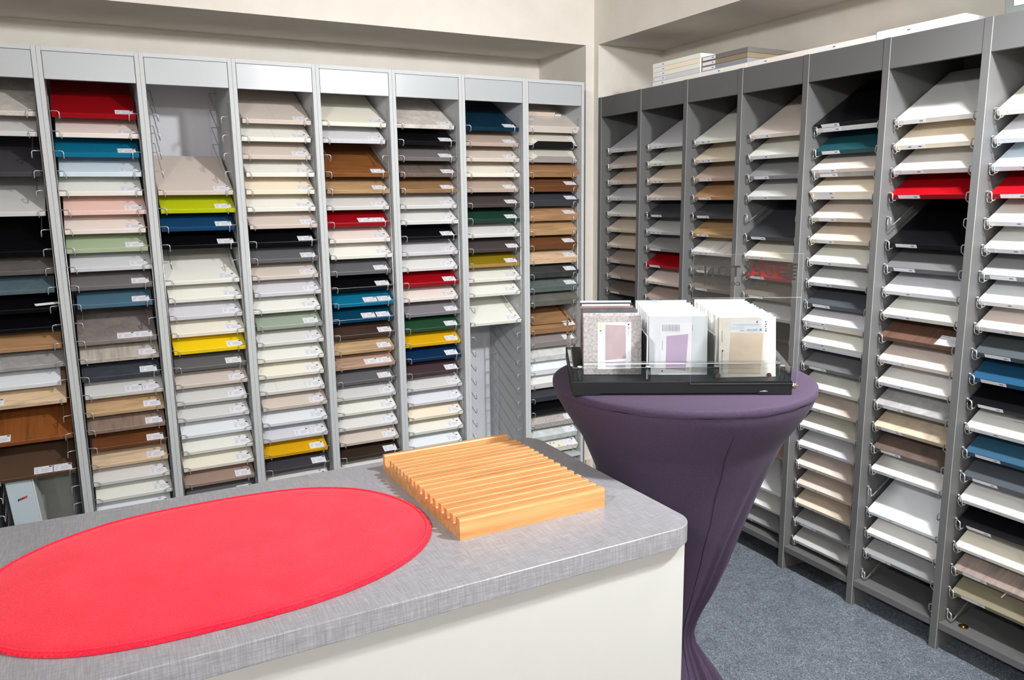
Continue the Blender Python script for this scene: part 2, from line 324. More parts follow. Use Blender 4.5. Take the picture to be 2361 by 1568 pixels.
# ------------------------------------------------------------------ sample boards
PAL = {  # code: colour, description, surface
 'rd': ('920914', 'crimson red', 'p'), 'tl': ('0a6a8a', 'petrol teal', 'p'), 'ib': ('d5e2ea', 'pale ice blue', 'p'), 'iv': ('e9e8df', 'ivory white', 'p'), 'pk': ('ecc8bd', 'pale pink', 'p'),
 'cp': ('ebe0d8', 'pinkish white', 'p'), 'sg': ('a9b898', 'sage green', 'p'), 'lv': ('d3d2d7', 'lavender grey', 'p'), 'dt': ('716c6b', 'dark taupe grey', 'p'), 'sb': ('4c6c80', 'slate blue', 'p'),
 'cc': ('837a76', 'taupe concrete', 's'), 'bw': ('bdb4a8', 'beige grey wood', 'v'), 'cn': ('3f424b', 'charcoal blue', 's'), 'lg': ('d4d3d1', 'light grey', 'p'), 'ok': ('c0a07a', 'tan oak wood', 'w'),
 'gw': ('927d70', 'grey brown wood', 'v'), 'ch': ('6b4024', 'chestnut wood', 'w'), 'mp': ('dcc1a0', 'pale maple wood', 'w'), 'ow': ('dddcd8', 'off-white', 'p'), 'wh': ('e4e8ec', 'cool white', 'p'),
 'gg': ('d3c6bb', 'greige', 'p'), 'lm': ('b5be10', 'lime green', 'p'), 'bl': ('143f66', 'royal blue', 'p'), 'bk': ('0b0b0e', 'black', 'p'), 'cr': ('eae5d5', 'pale cream', 'p'),
 'yl': ('eecb14', 'lemon yellow', 'p'), 'dg': ('626264', 'dark grey', 'p'), 'mb': ('9f877b', 'mauve brown', 'p'), 'pc': ('f1e3cc', 'peach cream', 'p'), 'gs': ('9aa595', 'grey green', 'p'),
 'ms': ('d9a50e', 'mustard yellow', 'p'), 'av': ('3f3c42', 'anthracite', 'p'), 'wo': ('80502a', 'rustic brown oak', 'w'), 'wt': ('b39169', 'golden oak wood', 'w'), 'pb': ('093c55', 'dark petrol blue', 'p'),
 'db': ('43312b', 'dark brown', 'w'), 'gb': ('b0927c', 'greige brown wood', 'w'), 'mk': ('33281f', 'marbled dark brown', 's'), 'gm': ('cfc8c0', 'greige marble', 's'), 'bd': ('6f625a', 'dark brown grey wood', 'v'),
 'br': ('92714f', 'walnut brown wood', 'w'), 'dn': ('24482f', 'bottle green', 'p'), 'nv': ('0b2b4c', 'navy blue', 'p'), 'au': ('46363b', 'aubergine', 'p'), 'gv': ('807c81', 'violet grey', 'p'),
 'dp': ('0d2b3d', 'midnight blue', 's'), 'tp': ('b7a496', 'taupe', 'p'), 'ol': ('8a7418', 'olive mustard', 'p'), 'bb': ('4b4341', 'brown black', 'p'), 'dgn': ('1f3d2f', 'dark green', 'p'),
 'gy': ('9d9c9b', 'mid grey', 's'), 'rw': ('8a5128', 'reddish walnut', 'v'), 'dk': ('5a4435', 'dark brown', 'p'), 'st': ('566a72', 'blue grey slate', 's'), 'ct': ('46454a', 'charcoal', 'p'),
 'cs': ('635f5c', 'brown grey stone', 's'), 'ms2': ('3f3f3f', 'dark stone', 's'), 'gn': ('5f6967', 'grey green stone', 's'), 'g2': ('67665f', 'grey stone', 's'), 'gt': ('8a8280', 'grey taupe', 'p'),
 'an': ('3c3d42', 'anthracite', 'p'), 'wn': ('6b4529', 'dark walnut', 'w'), 'pe': ('d8b997', 'pale beech', 'w'), 'ol2': ('7d7763', 'olive grey', 'p'), 'gr': ('b5aea8', 'speckled granite', 'm'), 'mg': ('c3c9c8', 'grey marble', 's'),
 'tz': ('dfdad0', 'speckled terrazzo', 't'), 'ls': ('cfcfcc', 'light stone', 's'), 'bw2': ('ad8560', 'warm oak', 'w'), 'tb': ('977250', 'honey brown wood', 'w'), 'ww': ('dfdcd8', 'white wood', 'v'),
 'be': ('d9cbb8', 'beige', 'p'), 'pg': ('dccfc6', 'pinkish beige', 'p'), 'ta': ('a8988e', 'warm taupe', 'p'), 'td': ('6f655d', 'dark taupe', 'p'), 'gl': ('b9bab9', 'silver grey', 'p'), 'mgr': ('8b8c8d', 'middle grey', 'p'),
 'iv2': ('e2e3da', 'greenish ivory', 'p'), 'tg': ('1e4a52', 'dark teal', 'p'), 'ab': ('45494f', 'anthracite blue', 'p'), 'lw': ('dddde4', 'lavender white', 'p'), 'br2': ('5c4338', 'dark brown wood', 'v'),
 'bs': ('b7a893', 'beige stone', 's'), 'ds': ('5d5049', 'dark brown slate', 's'), 'b7': ('1c4561', 'petrol blue', 'p'), 'sk': ('2b4d63', 'steel blue', 'p'), 'sl': ('43494c', 'dark slate', 'p'), 'bg': ('8e8079', 'brown grey wood', 'v'), 'pr': ('a5876f', 'light brown', 'p'),
}
_bm = {}
def board_mesh(w, d, th, m, bev=0.0012):
    key = (round(w, 3), round(d, 3), round(th, 4), m.name)
    if key not in _bm:
        b = MB(); b.box(-w / 2, w / 2, 0, d, 0, th); _bm[key] = b.mesh('sample_board', m, bevel=bev, seg=1)
    return _bm[key]
def sticker_mesh(w=0.066, d=0.040):
    b = MB(); b.box(-w / 2, w / 2, 0, d, 0.0, 0.0003)
    z = 0.0005
    def q(x0, x1, y0, y1, mi): b.quad((x0, y0, z), (x1, y0, z), (x1, y1, z), (x0, y1, z), mi)
    q(-w * .45, -w * .08, d * .84, d * .90, 1)
    q(w * .30, w * .45, d * .78, d * .93, 2)
    for j, (a, c) in enumerate([(-.42, -.22), (-.42, -.27), (-.42, -.30), (-.42, -.25)]): q(w * a, w * c, d * (.60 - .14 * j), d * (.66 - .14 * j), 1)
    for j, (a, c) in enumerate([(-.12, .36), (-.12, .30), (-.12, .40), (-.12, .26)]): q(w * a, w * c, d * (.60 - .14 * j), d * (.65 - .14 * j), 1)
    return b.mesh('sticker', [PAPER, INK, BLACKINK], fix=False)
STK = sticker_mesh()
def strip_mesh(w=0.082, h=0.0135, dark=1):
    b = MB(); b.box(-w / 2, w / 2, -0.0004, 0, -h / 2, h / 2)
    y = -0.0006
    for c in ([0.24] if dark == 1 else [-0.25, 0.22]):
        for j in range(4):
            x = w * c + j * 0.0030; b.quad((x, y, -0.0022), (x + 0.0024, y, -0.0022), (x + 0.0024, y, 0.0022), (x, y, 0.0022), 1)
    return b.mesh('edge_sticker', [PAPER, simple('edge_print', '5a5a5e', 0.7)], fix=False)
STRIP = strip_mesh(); STRIP2 = strip_mesh(dark=2)
def place_board(side, bay, k, code, nlab=1, w=0.296, dx=None, th=0.019, d=0.345, lift=0.0, labside=1):
    hx, desc, kind = PAL[code]
    m = mat(hx, kind, 0.3 if code in ('bk', 'pb', 'dp', 'rd') else 0.42)
    rs = random.Random(hash((side, bay, k, lift > 0)) & 0xffff if False else bay * 97 + k * 13 + (5 if side == 'R' else 0))
    w = w + rs.choice([0, 0, 0.003, -0.004])
    me = board_mesh(w, d, th, m)
    if side == 'L':
        xc = (bay - 1) * W + W / 2 + (rs.uniform(-0.006, 0.008) if dx is None else dx); t = TL
        loc = Vector((xc, 0.0355, ZL(k) - 0.0235)); rot = (t, 0, 0); nrm = Vector((0, -math.sin(t), math.cos(t)))
    else:
        yc = (YD(bay - 1) + YD(bay) + TD) / 2 + (rs.uniform(-0.004, 0.004) if dx is None else dx); t = TR
        loc = Vector((XR + 0.0465, yc, ZR(k) - 0.0235)); rot = (t, 0, R(-90)); nrm = Vector((-math.sin(t), 0, math.cos(t)))
    loc = loc + nrm * (0.0012 + lift)
    o = link('sample_board', me, None, loc, rot)
    if side == 'L':
        for j in range(nlab):
            link('sticker', STK, o, (labside * (w / 2 - 0.046) - labside * j * 0.070 + rs.uniform(-0.004, 0.004), 0.006, th))
    elif nlab:
        link('edge_sticker', STRIP if nlab == 1 else STRIP2, o, (-w / 2 + 0.076, 0, th / 2))
    return o, desc
# silver rack: slot -> code; '*' two stickers
LEFT = {
 0: '0:gm 1:lg 3:ct 5:lg 7:bk 8:cs 9:st 10:bk 11:bk 12:bw2 13:gy 14:wh 15:mp 17:rw 19:dk*',
 1: '0:rd 1:cp 2:tl 3:ib 4:iv 5:pk 6:cp 7:sg 8:lv 9:dt 10:sb 12:cc* 13:bw 14:cn 15:lg* 16:ok 17:gw 18:ch 19:mp 20:ow 21:iv 22:wh',
 2: '4:gg 5:lm 6:bl 7:bk 9:iv 10:iv 11:lv 12:cr 13:yl 14:dg 15:gg 16:lg 17:lg 18:wh 19:iv 20:cr 21:mb 22:dg',
 3: '0:gg 1:iv 2:gg 3:iv 4:pc 5:iv 6:gg 7:bk 8:dg 9:gg 10:lv 11:iv 12:gs 13:ow 14:iv 15:cr 16:ow 17:gg 18:wh 19:lv* 20:ms 21:av 22:ow',
 4: '0:cr 1:lv 3:wo 4:wt 5:lg 6:rd* 7:cp 8:iv 9:dg 10:bk 11:tl* 12:pb* 13:db 14:ok 15:gb* 16:dg 17:lg 18:iv 19:ow 20:gg 21:mk 22:ow',
 5: '0:gm 1:bk 2:dt 3:bd 4:br 5:lg 6:ow 7:bk 8:lv 9:ow 10:rd 11:cp 12:gv 13:dn 14:ms 15:nv 16:au 17:lg 18:lw 19:pc 20:iv 21:wh',
 6: '0:dp 1:tp 2:gg 3:cr 4:tp 5:bb 6:dgn 7:ow 8:bb 9:ol 10:iv 11:iv 13:iv',
 7: '3:tb 4:wn 5:an 6:bw2 7:wt 8:wn 9:pe 10:ms2 11:gn 12:g2 14:tb 15:gt 16:ls 17:wh 18:ow 19:an 20:bk 21:gr 22:mg 23:tz'}
COLN = ['leftmost', 'second', 'third', 'fourth', 'fifth', 'sixth', 'seventh', 'eighth']
for bay in range(8):
    n = 3 if bay == 7 else 0
    for it in LEFT[bay].split():
        k, code = it.split(':'); k = int(k); nl = 2 if code.endswith('*') else 1; code = code.rstrip('*')
        kw = {}
        if bay == 7:
            kw = dict(th=0.037, w=0.300, d=0.30)
            if k in (3, 7, 12): nl = 0
        if bay == 0 and k == 14: kw = dict(w=0.288, dx=-0.014)
        if bay == 0: kw.setdefault('labside', -1 if k not in (19,) else 1); 
        if bay == 1 and k in (10, 18): kw = dict(w=0.280, dx=0.004)
        o, desc = place_board('L', bay, k, code, nl, **kw); n += 1
        if bay == 7 and k == 14:                # juice groove near the edge of the cutting board
            g = MB()
            for a in ((-0.125, 0.125, 0.030, 0.037), (-0.125, -0.118, 0.030, 0.27), (0.118, 0.125, 0.030, 0.27)): g.box(a[0], a[1], a[2], a[3], 0.0370, 0.0373)
            g.build('groove', simple('groove_brown', '4a2c16', 0.6), o)
        if bay == 6 and k == 9:
            g = MB(); g.box(-0.147, 0.147, -0.0006, 0.0, 0.001, 0.018); g.build('front_edge', simple('gold_edge', 'b08a4a', 0.5), o)
        if bay == 3 and k in (0, 1, 16):
            g = MB()
            for x in ([-0.01] if k < 2 else [-0.07, 0.06]): g.box(x, x + 0.0012, 0.0, 0.34, 0.0188, 0.01915)
            g.build('joint', simple('joint_grey', 'bdb5ab', 0.6), o)
        if bay == 6 and k == 13:
            g = MB(); g.box(0.110, 0.113, 0.11, 0.27, 0.0188, 0.0192); g.box(0.119, 0.141, 0.11, 0.27, 0.0188, 0.0195); g.build('edge_slot', simple('slot_ivory', 'c9c6ba', 0.6), o)
        lab = '%s sample board, %s from top in %s column of silver grey rack' % (desc, 'topmost' if n == 1 else ORD[n], COLN[bay])
        lab = lab.replace('topmost from top', 'at the top')
        tag(o, lab, 'sample board', 'sample boards in the silver grey rack')
# the three worktop-edge samples at the top of the eighth column
def edge_sample(k, front, label):
    w, hgt, lo = 0.300, 0.037, 0.012
    top = [(w / 2, lo), (w / 2 - 0.012, lo), (w / 2 - 0.040, hgt - 0.002), (-w / 2 + 0.055, hgt - 0.002), (-w / 2 + 0.026, lo), (-w / 2, lo)]
    flat = [(x, hgt) for x, z in top]
    b = MB(); n = 6
    rings = [(0.0, top), (0.075, flat), (0.30, flat)]
    for y, rg in rings:
        b.v += [(x, y, z) for x, z in rg] + [(-w / 2, y, 0), (w / 2, y, 0)]
    m = n + 2
    b.face(list(range(m)), 1)
    for r_ in range(2):
        for i in range(m): b.face([r_ * m + i, r_ * m + (i + 1) % m, (r_ + 1) * m + (i + 1) % m, (r_ + 1) * m + i], 0 if i < n - 1 else 1)
    b.face([2 * m + i for i in range(m)][::-1], 1)
    o = b.build('edge_sample', [mat('cfcabf'), front], None, (6.5 * W, 0.0355, ZL(k) - 0.0225), (TL, 0, 0))
    link('sticker', STK, o, (-0.115, 0.115, hgt)); tag(o, label, 'sample board', 'sample boards in the silver grey rack')
edge_sample(1, mat('101012'), 'cream sample with cut-out black front edge, second in eighth column of silver grey rack')
edge_sample(2, mat('9c9490'), 'cream sample with cut-out grey front edge, third in eighth column of silver grey rack')
o, _ = place_board('L', 7, 0, 'gg', 1, w=0.306, th=0.034, d=0.32, labside=-1)
o.data = board_mesh(0.306, 0.32, 0.034, mat('c9bfb6')); tag(o, 'thick greige sample board, at the top of eighth column of silver grey rack', 'sample board', 'sample boards in the silver grey rack')
for c in o.children: c.location = (-0.115, 0.075, 0.034)
nrm = Vector((0, -math.sin(TL), math.cos(TL))); sl = Vector((0, math.cos(TL), math.sin(TL)))
tag(link('small_sample_board', board_mesh(0.215, 0.12, 0.024, mat('c5b8ab')), None, o.location + nrm * 0.0345 + sl * 0.13 + Vector((-0.04, 0, 0)), (TL, 0, 0)),
    'small beige block sample lying on the thick greige board atop the eighth column', 'sample board')
tag(link('small_sample_board', board_mesh(0.040, 0.06, 0.010, mat('cfcfc9')), None, o.location + nrm * 0.0345 + sl * 0.14 + Vector((0.095, 0, 0)), (TL, 0, 0)),
    'tiny pale sample piece right of the small beige block atop eighth column', 'sample board')
# graphite rack: slot -> code; 'a+b' lower board + upper board lying on it; '-' no strip, '=' two prints
RIGHT = {
 1: '0:lv 1:gg 2:be 3:lv 4:iv2 5:be 6:be 7:ta 8:ta 9:td',
 2: '0:lv= 1:iv2= 2:be= 3:gg= 4:an 5:gl= 6:mgr 7:rd 8:pg= 9:ta',
 3: '0:iv2= 1:be= 2:tp 3:bw2 4:an 5:wt= 6:ww= 7:cs 8:td 9:bb',
 4: '0:pg 1:iv2 2:mgr 3:lg 5:an 6:cr 7:rd 8:td 9:gl 10:bk 11:bb 16:pr 18:wh 19:ow 20:mgr',
 5: '0:lg+bk 1:tg 2:gy+pg 3:iv+pc 4:gg 5:be 6:iv2 7:gl 8:ab 9:gg+lv 10:wh+iv2 11:dg 12:iv2 13:pg 14:iv2 15:lw 16:pg 17:gg 18:be 19:mgr 20:gl',
 6: '0:lg 1:pc= 2:lg 3:rd 5:bk 6:dg 7:lw 8:iv2 9:br2- 10:pg 11:ow 12:gy 13:bs 14:ds 15:ow 17:wh 18:ow 19:mgr',
 7: '0:cr 1:lw 2:ib 3:rd 4:iv 5:lg 6:mgr 7:wh 8:pg 9:sl 10:b7 11:bk 12:ow 13:sk 14:ab 15:ow 16:bk 17:cr 18:bg 19:ol2'}
RCOL = ['', 'first', 'second', 'third', 'fourth', 'fifth', 'sixth', 'rightmost']
for bay in range(1, 8):
    n = 0; items = []
    for it in RIGHT[bay].split():
        k, code = it.split(':'); k = int(k); nl = 1
        if code[-1] == '=': nl = 2; code = code[:-1]
        if code[-1] == '-': nl = 0; code = code[:-1]
        cs = code.split('+')
        if len(cs) == 2: items += [(k, cs[1], nl, 0.0195), (k, cs[0], nl, 0.0)]
        else: items.append((k, code, nl, 0.0))
    for j, (k, code, nl, lift) in enumerate(items):
        kw = dict(w=0.300)
        if lift: kw['th'] = 0.0165
        o, desc = place_board('R', bay, k, code, nl, lift=lift, **kw)
        if bay == 6 and k == 9: link('sticker', STK, o, (0.105, 0.004, 0.019)).scale = (1.25, 1.25, 1)
        if bay == 7 and k == 12:
            g = MB()
            for yy in (0.07, 0.09, 0.11): g.box(-0.03, 0.12, yy, yy + 0.002, 0.0188, 0.0192)
            g.build('slit', simple('slit_grey', '8d8d90', 0.6), o)
        if bay == 4 and k >= 16: pos = '%s from bottom in fourth column' % (['lowest', 'second', 'third', 'fourth'][len(items) - 1 - j])
        else: pos = '%s from top in %s column' % ('topmost' if j == 0 else ORD[j + 1], RCOL[bay])
        lab = ('%s sample board, %s of graphite rack' % (desc, pos)).replace('topmost from top', 'at the top').replace('lowest from bottom', 'at the bottom')
        tag(o, lab, 'sample board', 'sample boards in the graphite rack')
# boards lying on top of the graphite rack
def top_board(ya, yb, z, th, code, label, xf=0.012, dep=0.34, strip=True, sc=None, hexs=None):
    hx = hexs or PAL[code][0]; w = abs(ya - yb)
    o = link('sample_board', board_mesh(w, dep, th - 0.0006, mat(hx)), None, (XR + xf, (ya + yb) / 2, z), (0, 0, R(-90)))
    if strip: link('edge_sticker', STRIP, o, (-w / 2 + 0.055 if sc is None else sc, 0, th / 2))
    tag(o, label, 'sample board', 'sample boards lying on the graphite rack'); return o
zt = HRGT; T1 = 0.0215
top_board(-0.335, -0.680, zt, T1, 'iv', 'lowest ivory board of the pale stack on top of the graphite rack', sc=-0.12)
top_board(-0.335, -0.680, zt + T1, T1, 'lv', 'lavender grey board, second from bottom of pale stack on graphite rack')
top_board(-0.336, -0.680, zt + 2 * T1, T1, 'iv', 'ivory board in the middle of the pale stack on graphite rack')
top_board(-0.335, -0.679, zt + 3 * T1, T1, 'pc', 'peach board under the topmost board of pale stack on graphite rack')
top_board(-0.334, -0.680, zt + 4 * T1, T1, 'iv', 'topmost ivory board of the pale stack on top of graphite rack')
top_board(-0.682, -0.972, zt, T1, 'iv', 'ivory board lying under the three darker boards on graphite rack', sc=-0.05)
for j, (c, l) in enumerate([('gl', 'lowest, pale grey board of three darker boards on graphite rack'), ('bs', 'middle, tan board of three darker boards on graphite rack'), ('dt', 'topmost, dark grey board of three darker boards on graphite rack')]):
    top_board(-0.684, -0.970, zt + T1 + 0.0 + j * T1, T1, c, l, xf=0.016, hexs={'gl': '8b8c92', 'bs': '8a7c66', 'dt': '6f6a65'}[c], sc=-0.095)
top_board(-0.974, -1.286, zt, T1, 'cp', 'pinkish white board on graphite rack above the fourth column', sc=-0.08)
top_board(-1.288, -1.592, zt, T1, 'iv', 'ivory board on graphite rack above the fifth column', sc=-0.05)
top_board(-1.595, -1.915, zt, 0.030, 'lw', 'pale grey board on graphite rack above the sixth column', sc=-0.06)
b = MB(); b.box(0, 0.02, -0.30, 0.0, 0, 0.22)
fr = b.build('framed_panel', simple('steel_grey_frame', '6d7371', 0.4), None, (XR + 0.03, -2.03, zt), (0, R(-8), 0), bevel=0.002)
b = MB(); b.box(-0.0012, 0.0, -0.25, -0.028, 0.022, 0.20); b.build('window', simple('frame_white', 'eeeae2', 0.5), fr, bevel=0.0)
tag(fr, 'grey frame with white window leaning on the graphite rack at the picture edge', 'frame')
# coin-like cap lying on the lowest shelf of the rightmost column
b = MB(); nn = 24; b.prism([(0.016 * math.cos(2 * math.pi * k / nn), 0.016 * math.sin(2 * math.pi * k / nn)) for k in range(nn)], 'z', 0, 0.003)
b.prism([(0.006 * math.cos(2 * math.pi * k / nn), 0.006 * math.sin(2 * math.pi * k / nn)) for k in range(nn)], 'z', 0.003, 0.006)
tag(b.build('brass_cap', simple('brass', 'c8a86a', 0.25, 1.0), None, (XR + 0.050, YD(6) - 0.062, 0.1042)), 'small round brass cap lying on lowest shelf of rightmost column', 'cap')
# tie strips: white plastic tie on the olive board and on a black board at the far left
b = MB(); b.tube([(0, 0, 0), (0.10, -0.03, 0.004), (0.20, -0.10, 0.002)], 0.0022)
tag(b.build('cable_tie', simple('white_plastic', 'ecebe6', 0.4), None, (XR + 0.07, YD(6) - 0.165, ZR(19) + 0.030), (0, R(-32), R(10))), 'thin white tie lying on the olive grey board', 'tie')
b = MB(); b.box(-0.045, 0.045, -0.007, 0.007, 0, 0.0015)
tag(b.build('paper_tag', PAPER, None, (-0.062, 0.03, ZL(10) + 0.010), (TL, 0, R(24))), 'crumpled white paper tag on the black board of the leftmost column', 'tag')
# metal boxes standing at the bottom of the leftmost column
t = empty('metal_cabinet', (-0.175, 0.26, 0.177)); b = MB(); b.box(-0.105, 0.115, 0, 0.15, 0.0, 0.42); b.build('body', simple('putty_metal', 'a9aaa4', 0.5, 0.2), t, bevel=0.003)
b = MB(); b.tube([(0.03, -0.004, 0.12), (0.03, 0.001, 0.12)], 0.007, 14); lk = b.build('lock', CHROME, t); b = MB(); b.box(0.029, 0.031, -0.0048, -0.004, 0.117, 0.123); b.build('keyhole', BLACKINK, lk)
tag(t, 'putty grey metal cabinet with small lock standing in the leftmost column', 'cabinet')
t = empty('leaning_case', (-0.262, 0.06, 0.178), (0, R(-4.5), 0)); b = MB(); b.box(0, 0.092, 0, 0.16, 0.0, 0.335); b.build('body', simple('ice_blue_metal', 'bccad2', 0.4), t, bevel=0.003)
b = MB(); b.box(0.0925, 0.098, 0.004, 0.16, 0.0, 0.335); b.build('edge_profile', simple('pale_edge', 'd3d6d2', 0.4), t)
b = MB()
for j, (x0, x1, mi) in enumerate([(0.030, 0.036, 1), (0.037, 0.044, 0), (0.045, 0.049, 1), (0.050, 0.057, 0), (0.058, 0.064, 0)]):
    b.add([(x0, -0.0008, 0.222 + j * 0.0015), (x1, -0.0008, 0.222 + j * 0.0015), (x1 + 0.003, -0.0008, 0.232 + j * 0.0015), (x0 + 0.003, -0.0008, 0.232 + j * 0.0015)], [(0, 1, 2, 3)], mi)
b.build('logo', [simple('logo_red', 'c83a3c', 0.5), BLACKINK], t, fix=False)
tag(t, 'narrow pale blue metal case with red logo leaning in the leftmost column', 'case')

# ------------------------------------------------------------------ counter
CX0, CX1, CY0, CY1, CZ, CT = -1.10, 1.217, -2.338, -1.606, 0.900, 0.0435
ctr = empty('counter_cabinet', (0, 0, 0)); tag(ctr, 'white counter cabinet under the grey linen worktop', 'cabinet')
boxobj('front_panel', WHITE_LAM, (CX0 + 0.02, CX1 - 0.0125, CY0 + 0.030, CY0 + 0.048, 0.0, CZ - CT), ctr, 0.0008)
boxobj('side_panel', WHITE_LAM, (CX1 - 0.031, CX1 - 0.0125, CY0 + 0.0482, CY1 - 0.025, 0.0, CZ - CT), ctr, 0.0008)
boxobj('body', WHITE_LAM, (CX0 + 0.02, CX1 - 0.032, CY0 + 0.0482, CY1 - 0.025, 0.0, CZ - CT), ctr)
def rrect(x0, x1, y0, y1, r, n=10):
    out = []
    for cx, cy, a in ((x1 - r, y1 - r, 0), (x0 + r, y1 - r, 90), (x0 + r, y0 + r, 180), (x1 - r, y0 + r, 270)):
        for k in range(n + 1): out.append((cx + r * math.cos(R(a + 90 * k / n)), cy + r * math.sin(R(a + 90 * k / n))))
    return out
b = MB(); b.prism(rrect(CX0, CX1, CY0, CY1, 0.060), 'z', CZ - CT, CZ)
tag(b.build('worktop', LINEN, None, bevel=0.0022, seg=3), 'grey linen pattern worktop with rounded corners on the white counter', 'worktop')
# red oval felt mat
OUT = [(-0.093, -1.85), (-0.047, -1.795), (0.005, -1.755), (0.089, -1.714), (0.18, -1.694), (0.276, -1.689), (0.377, -1.690), (0.48, -1.703), (0.567, -1.735), (0.64, -1.790), (0.69, -1.866), (0.717, -1.954), (0.714, -2.042), (0.695, -2.10),
       (0.658, -2.156), (0.603, -2.203), (0.528, -2.242), (0.436, -2.268), (0.33, -2.279), (0.189, -2.278), (0.103, -2.268), (0.04, -2.252), (-0.014, -2.225), (-0.064, -2.183), (-0.100, -2.12), (-0.122, -2.03), (-0.120, -1.93)]
def catmull(P, n=6):
    out = []
    for i in range(len(P)):
        p0, p1, p2, p3 = [Vector(P[(i + j) % len(P)]) for j in (-1, 0, 1, 2)]
        for k in range(n):
            u = k / n; out.append(0.5 * ((2 * p1) + (-p0 + p2) * u + (2 * p0 - 5 * p1 + 4 * p2 - p3) * u * u + (-p0 + 3 * p1 - 3 * p2 + p3) * u ** 3))
    return out
oc = catmull(OUT); cen = Vector((0.30, -1.985))
mt = empty('felt_mat', (cen.x, cen.y, CZ)); tag(mt, 'oval red felt mat with piped edge lying on the grey worktop', 'mat')
b = MB(); prof = [(0.995, 0.0), (1.0, 0.001), (1.0, 0.004), (0.99, 0.0055), (0.90, 0.0055), (0.5, 0.0055), (0.02, 0.0055)]; n = len(oc)
for s_, z in prof: b.v += [((p.x - cen.x) * s_, (p.y - cen.y) * s_, z + 0.0004) for p in oc]
for j in range(len(prof) - 1):
    for i in range(n): b.face([j * n + i, j * n + (i + 1) % n, (j + 1) * n + (i + 1) % n, (j + 1) * n + i], 0, True)
b.face([(len(prof) - 1) * n + i for i in range(n)], 0); b.face([i for i in range(n)][::-1], 0); b.build('pad', FELT, mt)
b = MB(); ring = []
for i in range(n):
    p = oc[i] - cen; q = (oc[(i + 1) % n] - oc[i - 1]).normalized(); nr = Vector((q.y, -q.x)); nr = nr if nr.dot(p) > 0 else -nr
    c = p - nr * 0.008; ring.append((c, nr))
m_ = 8
for c, nr in ring:
    for k in range(m_):
        a = 2 * math.pi * k / m_; b.v.append((c.x + nr.x * 0.0035 * math.cos(a), c.y + nr.y * 0.0035 * math.cos(a), 0.0062 + 0.0028 * math.sin(a)))
for i in range(n):
    for k in range(m_): b.face([i * m_ + k, i * m_ + (k + 1) % m_, ((i + 1) % n) * m_ + (k + 1) % m_, ((i + 1) % n) * m_ + k], 0, True)
b.build('piping', FELT, mt)
b = MB()                                     # overcast stitches along the rim
for i in range(0, n, 1):
    c, nr = ring[i]; p = c + nr * 0.0095; q = (Vector((-nr.y, nr.x))) * 0.0016
    b.quad((p.x - q.x, p.y - q.y, 0.0030), (p.x + q.x, p.y + q.y, 0.0030), (p.x + q.x - nr.x * .003, p.y + q.y - nr.y * .003, 0.0062), (p.x - q.x - nr.x * .003, p.y - q.y - nr.y * .003, 0.0062))
b.build('stitching', simple('dark_red_thread', 'b01426', 0.9), mt)['kind'] = 'stuff'
# grooved beech holder
WX0, WX1, WYF, WYB, WZ = 0.733, 1.092, -2.163, -1.680, 0.945
teeth = [-1.733, -1.7565, -1.780, -1.804, -1.828, -1.852, -1.876, -1.900, -1.924]; teeth2 = [-1.955, -1.987, -2.018, -2.050, -2.081, -2.112]
prof = [(WYB, 0.0), (WYB, WZ - CZ - 0.002), (WYB - 0.002, WZ - CZ), (WYB - 0.012, WZ - CZ), (WYB - 0.014, WZ - CZ - 0.003), (WYB - 0.0145, 0.022), (WYB - 0.020, 0.0175), (-1.726, 0.0175), (-1.731, 0.021)]
def tooth(y, wd, gap):
    return [(y - 0.0005, 0.0425), (y - 0.0015, 0.0435), (y - wd + 0.001, 0.0440), (y - wd, 0.0430), (y - wd - 0.0005, 0.0275), (y - wd - 0.002, 0.0250), (y - wd - gap + 0.002, 0.0250), (y - wd - gap + 0.0004, 0.0275)]
for j, y in enumerate(teeth): prof += tooth(y, 0.0125 if j < 8 else 0.0165, 0.011 if j < 8 else 0.0145)
for j, y in enumerate(teeth2): prof += tooth(y, 0.0165, 0.0148)
prof += [(-2.1440, 0.0435), (-2.1450, 0.0450), (WYF + 0.006, 0.0450), (WYF + 0.002, 0.0438), (WYF, 0.0395), (WYF, 0.0)]
b = MB(); b.prism([(y, z) for y, z in prof], 'x', WX0, WX1)
tag(b.build('grooved_wooden_holder', BEECH, None, (0, 0, CZ + 0.0003)), 'beech wood holder with rows of narrow grooves on the grey worktop', 'wooden holder')

# ------------------------------------------------------------------ standing table in a stretch cover
TC = Vector((1.527, -1.902, 0)); TZ = 1.100
tb = empty('standing_table', TC); tag(tb, 'round standing table in an aubergine stretch cover between counter and racks', 'table')
RP = [(1.078, 0.3525), (1.060, 0.349), (1.02, 0.327), (0.94, 0.275), (0.83, 0.226), (0.664, 0.160), (0.50, 0.099), (0.42, 0.068), (0.37, 0.052), (0.335, 0.046), (0.30, 0.052), (0.25, 0.076), (0.185, 0.112), (0.10, 0.165), (0.03, 0.215), (0.002, 0.232)]
def rad(z):
    for (za, ra), (zb, rb) in zip(RP, RP[1:]):
        if za >= z >= zb: return ra + (rb - ra) * (za - z) / (za - zb)
    return RP[0][1] if z > RP[0][0] else RP[-1][1]
def sharp(x, p): return max(0.0, math.cos(x)) ** p
b = MB(); n = 180; zs = [1.0785 - i * (1.0785 - 0.002) / 90 for i in range(91)]
